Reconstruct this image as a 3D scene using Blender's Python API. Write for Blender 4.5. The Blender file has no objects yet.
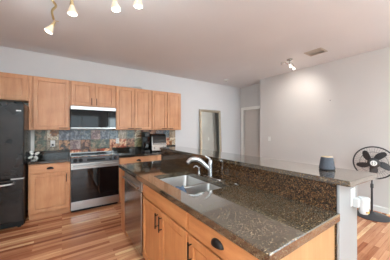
import bpy, bmesh, math, random
from mathutils import Vector, Matrix, Euler

random.seed(7)
C = bpy.context.scene.collection
SC = bpy.context.scene
R = math.radians
PI = math.pi


def lin(r, g, b):
    f = lambda c: (c / 255 / 12.92) if c / 255 <= 0.04045 else ((c / 255 + 0.055) / 1.055) ** 2.4
    return (f(r), f(g), f(b), 1.0)


# ------------------------------------------------------------------ camera
cd = bpy.data.cameras.new('camera')
cd.sensor_width = 36.0
cd.lens = 18.0
cd.clip_start = 0.02
cam = bpy.data.objects.new('camera', cd)
cam.location = (0, 0, 1.40)
cam.rotation_euler = (R(90), 0, R(-34.3))
C.objects.link(cam)
SC.camera = cam

# ------------------------------------------------------------------ world, big lights, exposure
SC.view_settings.view_transform = 'Standard'
SC.view_settings.look = 'None'
SC.view_settings.gamma = 1.0
SC.view_settings.exposure = 1.24
w = bpy.data.worlds.new('sky')
SC.world = w
w.use_nodes = True
bg = w.node_tree.nodes['Background']
bg.inputs[0].default_value = (0.75, 0.87, 1.0, 1)
bg.inputs[1].default_value = 1.5


def area(name, loc, rot, sx, sy, power, color=(1, 1, 1), spread=180):
    l = bpy.data.lights.new(name, 'AREA')
    l.shape = 'RECTANGLE'
    l.size, l.size_y = sx, sy
    l.energy = power
    l.color = color
    l.spread = R(spread)
    o = bpy.data.objects.new(name, l)
    o.location = loc
    o.rotation_euler = rot
    C.objects.link(o)
    return o


XL, XR, YB, YF, ZC = -1.42, 4.50, 4.48, -6.0, 2.79       # room: left, right, back (kitchen), front (behind camera), ceiling
HX, HY = 4.86, 3.42                                     # hall wall, end of the right wall
# daylight entering through the three windows behind the camera
area('window_light', (0.55, YF + 0.06, 1.25), (R(90), 0, 0), 2.9, 2.1, 18, (0.80, 0.96, 1.0))
area('window_light', (3.4, YF + 0.06, 1.45), (R(90), 0, 0), 1.7, 1.5, 50, (0.80, 0.96, 1.0))
area('window_light', (XL + 0.06, -2.6, 1.45), (R(90), 0, R(-90)), 1.9, 1.3, 28, (0.80, 0.96, 1.0))

# ------------------------------------------------------------------ helpers
BIAS = {}


def setp(o, label=None, cat=None, group=None, kind=None):
    if label: o['label'] = label
    if cat: o['category'] = cat
    if group: o['group'] = group
    if kind: o['kind'] = kind
    return o


def thing(name, label, cat, loc=(0, 0, 0), rotz=0.0, group=None):
    o = bpy.data.objects.new(name, None)
    o.empty_display_size = 0.05
    C.objects.link(o)
    o.location = loc
    o.rotation_euler = (0, 0, rotz)
    BIAS[o.name] = Matrix.Translation(loc) @ Matrix.Rotation(rotz, 4, 'Z')
    return setp(o, label, cat, group)


def obj(name, bm, m, parent=None, smooth=None, bevel=0, label=None, local=False):
    """link a bmesh (authored in world coordinates) as one mesh object, child of parent"""
    if parent is not None and not local:
        bm.transform(BIAS[parent.name].inverted())
    bmesh.ops.recalc_face_normals(bm, faces=bm.faces)
    me = bpy.data.meshes.new(name)
    bm.to_mesh(me)
    bm.free()
    o = bpy.data.objects.new(name, me)
    C.objects.link(o)
    if not isinstance(m, (list, tuple)): m = [m]
    for k in m: me.materials.append(k)
    if parent is not None:
        o.parent = parent
        BIAS[o.name] = BIAS[parent.name]
    else:
        BIAS[o.name] = Matrix.Identity(4)
    if smooth is not None:
        for p in me.polygons: p.use_smooth = True
        me.set_sharp_from_angle(angle=R(smooth))
    if bevel:
        b = o.modifiers.new('bevel', 'BEVEL')
        b.width = bevel
        b.segments = 2
        b.limit_method = 'ANGLE'
    if label: o['label'] = label
    return o


def solo(name, bm, m, label, cat, loc, group=None, smooth=None, bevel=0):
    """a top-level thing that is one mesh, its origin at loc"""
    bm.transform(Matrix.Translation(Vector(loc)).inverted())
    o = obj(name, bm, m, None, smooth, bevel)
    o.location = loc
    BIAS[o.name] = Matrix.Translation(loc)
    return setp(o, label, cat, group)


def struct(name, bm, m, parent=None, **k):
    o = obj(name, bm, m, parent, **k)
    o['kind'] = 'structure'
    return o


def BM(): return bmesh.new()


def box(bm, x0, x1, y0, y1, z0, z1, mi=0):
    vs = [bm.verts.new((x, y, z)) for x in (x0, x1) for y in (y0, y1) for z in (z0, z1)]
    for q in ((0, 1, 3, 2), (4, 6, 7, 5), (0, 4, 5, 1), (2, 3, 7, 6), (0, 2, 6, 4), (1, 5, 7, 3)):
        f = bm.faces.new([vs[i] for i in q])
        f.material_index = mi
    return bm


def hexa(bm, pts, mi=0):
    vs = [bm.verts.new(p) for p in pts]
    for q in ((0, 1, 3, 2), (4, 6, 7, 5), (0, 4, 5, 1), (2, 3, 7, 6), (0, 2, 6, 4), (1, 5, 7, 3)):
        bm.faces.new([vs[i] for i in q]).material_index = mi
    return bm


def loft(bm, rings, close=True, cap0=True, cap1=True, mi=0):
    R_ = [[bm.verts.new(p) for p in ring] for ring in rings]
    n = len(R_[0])
    for a, b in zip(R_, R_[1:]):
        for i in range(n if close else n - 1):
            bm.faces.new((a[i], a[(i + 1) % n], b[(i + 1) % n], b[i])).material_index = mi
    if cap0: bm.faces.new(R_[0]).material_index = mi
    if cap1: bm.faces.new(R_[-1]).material_index = mi
    return bm


def lathe(bm, prof, c=(0, 0, 0), n=24, axis=(0, 0, 1), cap0=True, cap1=True, mi=0):
    a = Vector(axis).normalized()
    u = a.orthogonal().normalized()
    v = a.cross(u)
    c = Vector(c)
    rings = []
    for r, h in prof:
        r = max(r, 1e-4)
        rings.append([c + a * h + (u * math.cos(2 * PI * i / n) + v * math.sin(2 * PI * i / n)) * r for i in range(n)])
    return loft(bm, rings, True, cap0, cap1, mi)


def tube(bm, pts, r, n=10, mi=0):
    """tube along a polyline, r a number or a list"""
    pts = [Vector(p) for p in pts]
    rs = r if isinstance(r, (list, tuple)) else [r] * len(pts)
    rings = []
    ref = None
    for i, p in enumerate(pts):
        t = (pts[min(i + 1, len(pts) - 1)] - pts[max(i - 1, 0)]).normalized()
        if ref is None: ref = t.orthogonal().normalized()
        u = (ref - t * ref.dot(t))
        u = u.normalized() if u.length > 1e-5 else t.orthogonal().normalized()
        ref = u
        v = t.cross(u)
        rings.append([p + (u * math.cos(2 * PI * k / n) + v * math.sin(2 * PI * k / n)) * rs[i] for k in range(n)])
    return loft(bm, rings, mi=mi)


def spline(pts, k=6):
    P = [Vector(p) for p in pts]
    P = [P[0] * 2 - P[1]] + P + [P[-1] * 2 - P[-2]]
    out = []
    for i in range(1, len(P) - 2):
        for j in range(k):
            t = j / k
            a, b, c, d = P[i - 1:i + 3]
            out.append(0.5 * ((2 * b) + (c - a) * t + (2 * a - 5 * b + 4 * c - d) * t * t + (3 * b - a - 3 * c + d) * t ** 3))
    out.append(P[-2])
    return out


def rrect(cx, cy, w_, h_, r, n=5):
    out = []
    for sx, sy, a0 in ((1, 1, 0), (-1, 1, 90), (-1, -1, 180), (1, -1, 270)):
        for i in range(n + 1):
            a = R(a0 + 90 * i / n)
            out.append((cx + sx * (w_ / 2 - r) + r * math.cos(a), cy + sy * (h_ / 2 - r) + r * math.sin(a)))
    return out


# ------------------------------------------------------------------ materials
def new_mat(name):
    m = bpy.data.materials.new(name)
    m.use_nodes = True
    return m, m.node_tree.nodes, m.node_tree.links, m.node_tree.nodes['Principled BSDF']


def ramp(n, stops, interp='LINEAR'):
    r = n.new('ShaderNodeValToRGB')
    r.color_ramp.interpolation = interp
    el = r.color_ramp.elements
    while len(el) < len(stops): el.new(0.5)
    for e, (p, c) in zip(el, stops):
        e.position = p
        e.color = c
    return r


def coords(n, l, scale=(1, 1, 1), rot=(0, 0, 0)):
    t = n.new('ShaderNodeTexCoord')
    mp = n.new('ShaderNodeMapping')
    mp.inputs['Scale'].default_value = scale
    mp.inputs['Rotation'].default_value = rot
    l.new(t.outputs['Object'], mp.inputs['Vector'])
    return mp.outputs['Vector']


def noise(n, l, vec, scale, detail=3, rough=0.5):
    t = n.new('ShaderNodeTexNoise')
    t.inputs['Scale'].default_value = scale
    t.inputs['Detail'].default_value = detail
    t.inputs['Roughness'].default_value = rough
    l.new(vec, t.inputs['Vector'])
    return t


def bump(n, l, p, h, strength, dist=0.01):
    b = n.new('ShaderNodeBump')
    b.inputs['Strength'].default_value = strength
    b.inputs['Distance'].default_value = dist
    l.new(h, b.inputs['Height'])
    l.new(b.outputs['Normal'], p.inputs['Normal'])


def plain(name, col, rough=0.5, metal=0.0, var=0.06, scale=12.0, ior=1.45, spec=None):
    """a plain material with a slight procedural variation"""
    m, n, l, p = new_mat(name)
    v = coords(n, l)
    t = noise(n, l, v, scale, 2)
    lo = tuple(c * (1 - var) for c in col[:3]) + (1,)
    hi = tuple(min(1, c * (1 + var)) for c in col[:3]) + (1,)
    r = ramp(n, [(0.3, lo), (0.7, hi)])
    l.new(t.outputs['Fac'], r.inputs['Fac'])
    l.new(r.outputs['Color'], p.inputs['Base Color'])
    p.inputs['Roughness'].default_value = rough
    p.inputs['Metallic'].default_value = metal
    p.inputs['IOR'].default_value = ior
    if spec is not None: p.inputs['Specular IOR Level'].default_value = spec
    return m


def paint(name, col, rough=0.6, texture=0.15, scale=90):
    m, n, l, p = new_mat(name)
    v = coords(n, l)
    t = noise(n, l, v, scale, 4)
    t2 = noise(n, l, v, 1.3, 2)
    r = ramp(n, [(0.3, tuple(c * 0.97 for c in col[:3]) + (1,)), (0.7, col)])
    l.new(t2.outputs['Fac'], r.inputs['Fac'])
    l.new(r.outputs['Color'], p.inputs['Base Color'])
    p.inputs['Roughness'].default_value = rough
    bump(n, l, p, t.outputs['Fac'], texture, 0.004)
    return m


def wood(name, a, b, c, axis='z', rough=0.38):
    m, n, l, p = new_mat(name)
    s = {'z': (16, 16, 1.3), 'x': (1.3, 16, 16), 'y': (16, 1.3, 16)}[axis]
    v = coords(n, l, s)
    t = noise(n, l, v, 1.6, 5, 0.6)
    t2 = noise(n, l, coords(n, l, tuple(k * 6 for k in s)), 2.0, 3)
    t3 = noise(n, l, coords(n, l, (3, 3, 3)), 1.5, 2)
    mx = n.new('ShaderNodeMix'); mx.data_type = 'FLOAT'; mx.inputs[0].default_value = 0.3
    l.new(t.outputs['Fac'], mx.inputs[2]); l.new(t2.outputs['Fac'], mx.inputs[3])
    mx2 = n.new('ShaderNodeMix'); mx2.data_type = 'FLOAT'; mx2.inputs[0].default_value = 0.35
    l.new(mx.outputs[0], mx2.inputs[2]); l.new(t3.outputs['Fac'], mx2.inputs[3])
    r = ramp(n, [(0.3, a), (0.5, b), (0.7, c)])
    l.new(mx2.outputs[0], r.inputs['Fac'])
    l.new(r.outputs['Color'], p.inputs['Base Color'])
    p.inputs['Roughness'].default_value = rough
    bump(n, l, p, t2.outputs['Fac'], 0.04, 0.002)
    return m


WA, WB, WC = lin(188, 124, 84), lin(210, 150, 107), lin(223, 169, 127)
M_wood = wood('maple_vertical', WA, WB, WC, 'z')
M_wood_x = wood('maple_across', WA, WB, WC, 'x')
M_wood_y = wood('maple_along', WA, WB, WC, 'y')


def granite(name, c1, c2, ior, coat=0.0):
    m, n, l, p = new_mat(name)
    v = coords(n, l)
    vo = n.new('ShaderNodeTexVoronoi'); vo.inputs['Scale'].default_value = 185
    wob = noise(n, l, v, 60, 3)
    va = n.new('ShaderNodeVectorMath'); va.operation = 'MULTIPLY_ADD'
    va.inputs[1].default_value = (0.008, 0.008, 0.008)
    l.new(wob.outputs['Color'], va.inputs[0]); l.new(v, va.inputs[2])
    l.new(va.outputs[0], vo.inputs['Vector'])
    sep = n.new('ShaderNodeSeparateColor')
    l.new(vo.outputs['Color'], sep.inputs[0])
    r = ramp(n, list(zip((0.0, 0.22, 0.45, 0.66, 0.80, 0.93), [lin(*c) for c in c1])), 'CONSTANT')
    l.new(sep.outputs[0], r.inputs['Fac'])
    v2 = n.new('ShaderNodeTexVoronoi'); v2.inputs['Scale'].default_value = 380
    l.new(va.outputs[0], v2.inputs['Vector'])
    sep2 = n.new('ShaderNodeSeparateColor'); l.new(v2.outputs['Color'], sep2.inputs[0])
    r2 = ramp(n, list(zip((0.0, 0.4, 0.8), [lin(*c) for c in c2])), 'CONSTANT')
    l.new(sep2.outputs[1], r2.inputs['Fac'])
    mx = n.new('ShaderNodeMix'); mx.data_type = 'RGBA'; mx.inputs[0].default_value = 0.35
    l.new(r.outputs['Color'], mx.inputs[6]); l.new(r2.outputs['Color'], mx.inputs[7])
    l.new(mx.outputs[2], p.inputs['Base Color'])
    p.inputs['Roughness'].default_value = 0.07
    p.inputs['IOR'].default_value = ior
    p.inputs['Coat Weight'].default_value = coat
    p.inputs['Coat IOR'].default_value = 1.6
    p.inputs['Coat Roughness'].default_value = 0.05
    return m


M_granite = granite('brown_granite', [(28, 22, 17), (58, 47, 36), (92, 75, 56), (72, 62, 49), (120, 102, 78), (158, 140, 112)], [(30, 24, 19), (74, 61, 47), (128, 110, 86)], 1.8, 1.0)
M_granite_b = granite('brown_granite_dimmed', [(14, 13, 12), (30, 28, 26), (50, 45, 39), (36, 34, 32), (76, 70, 62), (104, 98, 88)], [(16, 15, 14), (40, 37, 34), (74, 69, 62)], 1.55)  # back-counter copy of the brown granite, darkened to carry the dimmer light there
M_granite_d = granite('rust_brown_granite_shaded', [(20, 15, 12), (44, 30, 21), (86, 58, 36), (52, 38, 29), (116, 80, 50), (140, 110, 78)], [(24, 18, 14), (60, 42, 27), (110, 80, 52)], 1.6, 0)  # riser copy of the brown granite, rustier, with its shade put into the colours


def floor_mat():
    m, n, l, p = new_mat('laminate_planks')
    v = coords(n, l)
    br = n.new('ShaderNodeTexBrick')
    br.offset = 0.37
    br.inputs['Scale'].default_value = 1.0
    br.inputs['Brick Width'].default_value = 0.78
    br.inputs['Row Height'].default_value = 0.052
    br.inputs['Mortar Size'].default_value = 0.0012
    br.inputs['Color1'].default_value = (0, 0, 0, 1)
    br.inputs['Color2'].default_value = (1, 1, 1, 1)
    br.inputs['Mortar'].default_value = (0.25, 0.25, 0.25, 1)
    l.new(v, br.inputs['Vector'])
    g = noise(n, l, coords(n, l, (1.1, 15, 15)), 2.2, 6, 0.62)
    g2 = noise(n, l, coords(n, l, (3.5, 70, 70)), 1.8, 3)
    sep = n.new('ShaderNodeSeparateColor'); l.new(br.outputs['Color'], sep.inputs[0])
    mx = n.new('ShaderNodeMix'); mx.data_type = 'FLOAT'; mx.inputs[0].default_value = 0.42
    l.new(sep.outputs[0], mx.inputs[2]); l.new(g.outputs['Fac'], mx.inputs[3])
    mx2 = n.new('ShaderNodeMix'); mx2.data_type = 'FLOAT'; mx2.inputs[0].default_value = 0.2
    l.new(mx.outputs[0], mx2.inputs[2]); l.new(g2.outputs['Fac'], mx2.inputs[3])
    r = ramp(n, [(0.18, lin(104, 54, 34)), (0.33, lin(160, 95, 64)), (0.50, lin(198, 132, 94)), (0.68, lin(220, 160, 118)), (0.77, lin(246, 208, 158))])
    l.new(mx2.outputs[0], r.inputs['Fac'])
    l.new(r.outputs['Color'], p.inputs['Base Color'])
    p.inputs['Roughness'].default_value = 0.2
    bump(n, l, p, br.outputs['Fac'], -0.15, 0.001)
    return m


def steel(name, col=(0.62, 0.61, 0.6, 1), rough=0.28, axis=(2, 2, 160)):
    m, n, l, p = new_mat(name)
    t = noise(n, l, coords(n, l, axis), 3, 2)
    r = ramp(n, [(0.3, tuple(c * 0.9 for c in col[:3]) + (1,)), (0.7, col)])
    l.new(t.outputs['Fac'], r.inputs['Fac'])
    l.new(r.outputs['Color'], p.inputs['Base Color'])
    p.inputs['Metallic'].default_value = 1.0
    p.inputs['Roughness'].default_value = rough
    return m


M_floor = floor_mat()
M_wall = paint('wall_paint', lin(222, 221, 222), 0.55)
M_wall_r = paint('wall_paint_beige', lin(213, 207, 203), 0.5)
M_ceil = paint('ceiling_paint', lin(235, 234, 236), 0.75, 0.35, 55)
M_trim = paint('white_trim_paint', lin(226, 224, 221), 0.35, 0.03)
M_door = paint('door_paint', lin(208, 198, 190), 0.4, 0.03)
M_casing = paint('casing_paint', lin(244, 240, 234), 0.35, 0.03)
M_devwhite = plain('device_white', lin(200, 199, 198), 0.35, 0, 0.02)
M_tan = plain('pale_bamboo', lin(196, 168, 134), 0.5)
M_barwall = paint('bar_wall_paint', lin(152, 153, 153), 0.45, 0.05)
M_steel = steel('brushed_steel', (0.5, 0.49, 0.48, 1), 0.34)
M_dwsteel = steel('dishwasher_steel', (0.40, 0.385, 0.37, 1), 0.2)
M_sinksteel = steel('sink_steel', (0.58, 0.56, 0.54, 1), 0.3, (40, 40, 40))
M_chrome = steel('satin_nickel', (0.5, 0.5, 0.5, 1), 0.24, (20, 20, 20))
M_silver = plain('silver_frame', lin(176, 162, 142), 0.4, 0.35, 0.12, 30)
M_brass = steel('brass', (0.72, 0.58, 0.33, 1), 0.28, (30, 30, 30))
M_bronze = plain('dark_bronze', lin(38, 32, 30), 0.32, 0.6)
M_blackglass = plain('black_glass', lin(14, 14, 16), 0.05, 0, 0.05, 4, 1.55)
M_mwglass = plain('tinted_glass', lin(12, 12, 14), 0.06, 0, 0.05, 4, 1.36)
M_black = plain('black_plastic', lin(30, 30, 32), 0.4)
M_darkgrey = plain('dark_grey_enamel', lin(58, 58, 62), 0.4)
M_panel = plain('slate_grey_enamel', lin(82, 83, 88), 0.5)
M_kick = plain('matt_black', lin(18, 16, 15), 0.7)  # matt near-black for kicks, feet, knobs, display and socket slots
M_white = plain('white_plastic', lin(232, 230, 226), 0.35, 0, 0.02)
M_mirror = steel('mirror_glass', (0.86, 0.9, 0.86, 1), 0.02, (1, 1, 1))
IA, IB, IC = lin(172, 106, 62), lin(196, 128, 78), lin(212, 148, 96)  # maple copy with floor bounce and weaker light put into a deeper colour
M_iwood = wood('island_maple_shaded_vertical', IA, IB, IC, 'z')
M_iwood_y = wood('island_maple_shaded_along', IA, IB, IC, 'y')

m, n, l, p = new_mat('black_fridge_enamel')
v = coords(n, l)
t = noise(n, l, v, 160, 4); t2 = noise(n, l, v, 3.5, 4)
r = ramp(n, [(0.3, lin(12, 10, 10)), (0.75, lin(46, 40, 38))])
l.new(t2.outputs['Fac'], r.inputs['Fac']); l.new(r.outputs['Color'], p.inputs['Base Color'])
p.inputs['Roughness'].default_value = 0.25
p.inputs['Specular IOR Level'].default_value = 0.35
bump(n, l, p, t.outputs['Fac'], 0.4, 0.003)
M_fridge = m

m, n, l, p = new_mat('frosted_lamp_glass')
p.inputs['Base Color'].default_value = lin(226, 206, 182)
p.inputs['Roughness'].default_value = 0.3
p.inputs['Emission Color'].default_value = lin(255, 232, 200)
p.inputs['Emission Strength'].default_value = 0.10
M_lamp = m
m, n, l, p = new_mat('lit_bulb')
p.inputs['Emission Color'].default_value = lin(255, 238, 214)
p.inputs['Emission Strength'].default_value = 2.2
M_bulb = m
m, n, l, p = new_mat('window_glass')
p.inputs['Roughness'].default_value = 0.0
p.inputs['Transmission Weight'].default_value = 1.0
M_glass = m


def tile_mat():
    m, n, l, p = new_mat('slate_tiles')
    a = n.new('ShaderNodeVertexColor'); a.layer_name = 'tile_colour'
    b = n.new('ShaderNodeVertexColor'); b.layer_name = 'vein_colour'
    v = coords(n, l)
    t = noise(n, l, v, 12, 4, 0.6)
    r = ramp(n, [(0.45, (0, 0, 0, 1)), (0.54, (1, 1, 1, 1))])
    l.new(t.outputs['Fac'], r.inputs['Fac'])
    mx = n.new('ShaderNodeMix'); mx.data_type = 'RGBA'
    l.new(r.outputs['Color'], mx.inputs[0]); l.new(a.outputs['Color'], mx.inputs[6]); l.new(b.outputs['Color'], mx.inputs[7])
    t2 = noise(n, l, v, 45, 4, 0.7)
    r2 = ramp(n, [(0.32, (0.25, 0.25, 0.25, 1)), (0.62, (1.3, 1.3, 1.3, 1))])
    l.new(t2.outputs['Fac'], r2.inputs['Fac'])
    mm = n.new('ShaderNodeMix'); mm.data_type = 'RGBA'; mm.blend_type = 'MULTIPLY'; mm.inputs[0].default_value = 1
    l.new(mx.outputs[2], mm.inputs[6]); l.new(r2.outputs['Color'], mm.inputs[7])
    l.new(mm.outputs[2], p.inputs['Base Color'])
    p.inputs['Roughness'].default_value = 0.3
    bump(n, l, p, t2.outputs['Fac'], 0.3, 0.004)
    return m


M_tile = tile_mat()
M_grout = paint('grout', lin(120, 112, 104), 0.8)

# ------------------------------------------------------------------ the room
struct('floor', box(BM(), XL - 0.1, HX + 0.2, YF - 0.1, YB + 0.1, -0.1, 0), M_floor)
struct('ceiling', box(BM(), XL - 0.1, HX + 0.2, YF - 0.1, YB + 0.1, ZC, ZC + 0.1), M_ceil)
struct('wall_back', box(BM(), XL - 0.1, HX + 0.2, YB, YB + 0.12, 0, ZC), M_wall)
struct('wall_right', box(BM(), XR, XR + 0.12, YF, HY, 0, ZC), M_wall_r)
struct('wall_hall_end', box(BM(), XR + 0.12, HX, 1.9, 2.0, 0, ZC), M_wall_r)


def wall_with_holes(axis, a0, a1, fixed0, fixed1, holes):
    """wall along 'x' or 'y' with rectangular holes (a, b, z0, z1)"""
    bm = BM()

    def put(a, b, z0, z1):
        if b - a < 1e-4 or z1 - z0 < 1e-4: return
        if axis == 'x': box(bm, a, b, fixed0, fixed1, z0, z1)
        else: box(bm, fixed0, fixed1, a, b, z0, z1)
    cur = a0
    for (a, b, z0, z1) in holes:
        put(cur, a, 0, ZC); put(a, b, 0, z0); put(a, b, z1, ZC)
        cur = b
    put(cur, a1, 0, ZC)
    return bm


struct('wall_front', wall_with_holes('x', XL - 0.1, XR + 0.12, YF - 0.12, YF, [(-0.92, 2.02, 0.06, 2.32), (2.52, 4.28, 0.68, 2.22)]), M_wall)
struct('wall_left', wall_with_holes('y', YF, YB, XL - 0.12, XL, [(-3.58, -1.62, 0.78, 2.12)]), M_wall)


def window(name, axis, a, b, z0, z1, f0, f1, mull):
    o = struct(name, BM_frame(axis, a, b, z0, z1, f0, f1, mull), M_trim)
    mid = (f0 + f1) / 2
    g = BM()
    if axis == 'x': box(g, a + 0.03, b - 0.03, mid - 0.003, mid + 0.003, z0 + 0.03, z1 - 0.03)
    else: box(g, mid - 0.003, mid + 0.003, a + 0.03, b - 0.03, z0 + 0.03, z1 - 0.03)
    struct('window_pane', g, M_glass, o)


def BM_frame(axis, a, b, z0, z1, f0, f1, mull):
    bm = BM()

    def put(p, q, r_, s):
        if axis == 'x': box(bm, p, q, f0, f1, r_, s)
        else: box(bm, f0, f1, p, q, r_, s)
    put(a, b, z0, z0 + 0.05); put(a, b, z1 - 0.05, z1)
    put(a, a + 0.05, z0, z1); put(b - 0.05, b, z0, z1)
    for mm in mull: put(mm - 0.025, mm + 0.025, z0, z1)
    return bm


window('window_1', 'x', -0.92, 2.02, 0.06, 2.32, YF - 0.10, YF - 0.04, [0.06, 1.04])
window('window_2', 'x', 2.52, 4.28, 0.68, 2.22, YF - 0.10, YF - 0.04, [3.4])
window('window_3', 'y', -3.58, -1.62, 0.78, 2.12, XL - 0.10, XL - 0.04, [-2.6])


def base_profile(bm, axis, a, b, f, s, h=0.095):
    """baseboard along axis on a wall face at f, sticking out by s"""
    if axis == 'x':
        loft(bm, [[(t, f, 0), (t, f + s, 0), (t, f + s, h - 0.02), (t, f + s * 0.4, h), (t, f, h)] for t in (a, b)])
    else:
        loft(bm, [[(f, t, 0), (f + s, t, 0), (f + s, t, h - 0.02), (f + s * 0.4, t, h), (f, t, h)] for t in (a, b)])
    return bm


struct('baseboard_right', base_profile(BM(), 'y', YF, HY, XR, -0.014), M_trim)
struct('baseboard_back', base_profile(BM(), 'x', 2.46, HX, YB, -0.014), M_trim)

# hall wall and its door, set back in the opening, with a casing
dz = 2.04
dy1, dy0 = 4.335, 3.52
struct('wall_hall', wall_with_holes('y', 1.9, YB, HX, HX + 0.12, [(dy0, dy1, 0.0, dz)]), M_wall_r)
d = struct('door_1', box(BM(), HX + 0.07, HX + 0.105, dy0 + 0.003, dy1 - 0.003, 0.008, dz - 0.003), M_door, bevel=0.002)
bm = BM()
for (za, zb) in ((0.22, 0.95), (1.08, 1.9)):
    box(bm, HX + 0.063, HX + 0.0705, dy0 + 0.13, dy1 - 0.13, za, zb)
struct('door_panel', bm, M_door, d, bevel=0.004)
bm = BM()
lathe(bm, [(0.026, 0), (0.026, 0.006), (0.01, 0.01), (0.01, 0.03), (0.024, 0.036), (0.027, 0.05), (0.012, 0.062)], (HX + 0.07, dy0 + 0.07, 0.96), 16, (-1, 0, 0))
struct('door_knob', bm, M_chrome, d, smooth=40)
bm = BM()
box(bm, HX - 0.024, HX, dy1 - 0.005, dy1 + 0.085, 0, dz + 0.085)
box(bm, HX - 0.024, HX, dy0 - 0.085, dy0 + 0.005, 0, dz + 0.085)
box(bm, HX - 0.024, HX, dy0 + 0.005, dy1 - 0.005, dz - 0.005, dz + 0.085)
struct('door_casing', bm, M_casing, d, bevel=0.004)

# low wall that carries the bar
KX0, KX1, KY0, KY1 = 1.362, 1.678, 0.480, 2.96
BARZ, CT = 1.112, 0.914
BT = 0.034
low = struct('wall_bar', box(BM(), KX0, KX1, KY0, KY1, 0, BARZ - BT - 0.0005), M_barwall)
bm = BM()
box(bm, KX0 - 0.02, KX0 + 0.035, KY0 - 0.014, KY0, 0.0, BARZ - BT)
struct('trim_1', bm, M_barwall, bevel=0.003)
bm = BM()
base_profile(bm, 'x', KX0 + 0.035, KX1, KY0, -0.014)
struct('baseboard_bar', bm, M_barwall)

# white strip beside the fridge, where the tiles stop
struct('trim_2', box(BM(), -0.475, -0.405, YB - 0.014, YB, 1.016, 1.398), M_casing, bevel=0.003)


# ------------------------------------------------------------------ cabinet kit
class Face:
    """a cabinet front: u runs to the viewer's right, n out of the front, z up"""

    def __init__(s, side, f, a): s.side, s.f, s.a = side, f, a

    def p(s, u, n_, z):
        return (s.a + u, s.f - n_, z) if s.side == 'back' else (s.f - n_, s.a - u, z)

    def box(s, bm, u0, u1, n0, n1, z0, z1):
        return hexa(bm, [s.p(u, n_, z) for u in (u0, u1) for n_ in (n0, n1) for z in (z0, z1)])


def panel_bm(F, u0, u1, z0, z1, rail=0.052, t=0.019):
    """recessed-panel door front"""
    prof = [(0.012, 0), (0.012, 0.008), (0, 0.008), (0, t - 0.003), (0.003, t), (rail, t), (rail + 0.002, t - 0.014), (rail + 0.009, t - 0.015), (rail + 0.011, t - 0.008), (rail + 0.016, t - 0.0075)]
    rings = []
    for ins, n_ in prof:
        rings.append([F.p(u0 + ins, n_, z0 + ins), F.p(u1 - ins, n_, z0 + ins), F.p(u1 - ins, n_, z1 - ins), F.p(u0 + ins, n_, z1 - ins)])
    return loft(BM(), rings)


def slab_bm(F, u0, u1, z0, z1, t=0.019):
    rings = []
    for ins, n_ in [(0, 0), (0, t - 0.004), (0.004, t)]:
        rings.append([F.p(u0 + ins, n_, z0 + ins), F.p(u1 - ins, n_, z0 + ins), F.p(u1 - ins, n_, z1 - ins), F.p(u0 + ins, n_, z1 - ins)])
    return loft(BM(), rings)


def bar_pull(F, u, z, horiz, L=0.13, t=0.019):
    bm = BM()
    a = L / 2
    if horiz:
        tube(bm, [F.p(u - a, t + 0.026, z), F.p(u + a, t + 0.026, z)], 0.0058, 8)
        for s in (-1, 1): tube(bm, [F.p(u + s * a * 0.72, t - 0.001, z), F.p(u + s * a * 0.72, t + 0.026, z)], 0.0045, 8)
    else:
        tube(bm, [F.p(u, t + 0.026, z - a), F.p(u, t + 0.026, z + a)], 0.0058, 8)
        for s in (-1, 1): tube(bm, [F.p(u, t - 0.001, z + s * a * 0.72), F.p(u, t + 0.026, z + s * a * 0.72)], 0.0045, 8)
    return bm


def cup_pull(F, u, z, t=0.019, a=0.048, b=0.034, dd=0.028):
    bm = BM()
    rows = []
    for j in range(7):
        tt = PI / 2 * j / 6
        rows.append([F.p(u + a * math.cos(PI * i / 14), t + 0.0005 + dd * math.sin(PI * i / 14) * math.sin(tt), z - 0.012 + b * math.sin(PI * i / 14) * math.cos(tt)) for i in range(15)])
    inner = []
    for j in range(7):
        tt = PI / 2 * j / 6
        inner.append([F.p(u + (a - 0.004) * math.cos(PI * i / 14), t + 0.0005 + (dd - 0.004) * math.sin(PI * i / 14) * math.sin(tt), z - 0.012 + (b - 0.004) * math.sin(PI * i / 14) * math.cos(tt)) for i in range(15)])
    loft(bm, rows + inner[::-1], close=False, cap0=False, cap1=False)
    bmesh.ops.remove_doubles(bm, verts=bm.verts, dist=0.0002)
    return bm


def door(F, par, u0, u1, z0, z1, pull):
    o = obj('door', panel_bm(F, u0, u1, z0, z1), M_wood if F.side == 'back' else M_iwood, par)
    if pull:
        pu, pz, hz = pull
        obj('handle', bar_pull(F, pu, pz, hz), M_bronze, o, smooth=40)
    return o


def carcass(F, par, u0, u1, depth, z0, z1, mat=None):
    bm = BM()
    F.box(bm, u0, u1, -depth, 0, z0, z1)
    return obj('body', bm, mat or M_wood, par, bevel=0.002)


# ---------------------------------------------------------------- upper cabinets
FU = Face('back', 4.155, 0.0)
UZ0, UZ1, UD = 1.40, 2.292, 4.155 - YB + 0.002
UD = YB - 4.155 - 0.002


def upper(name, label, x0, x1, z0, z1, doors, group='maple wall cabinets'):
    r_ = thing(name, label, 'cabinet', ((x0 + x1) / 2, 4.155, z0), 0, group)
    carcass(FU, r_, x0 + 0.0008, x1 - 0.0008, UD, z0, z1)
    for (a, b, pull) in doors:
        door(FU, r_, a, b, z0 + 0.012, z1 - 0.02, pull)
    return r_


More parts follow.
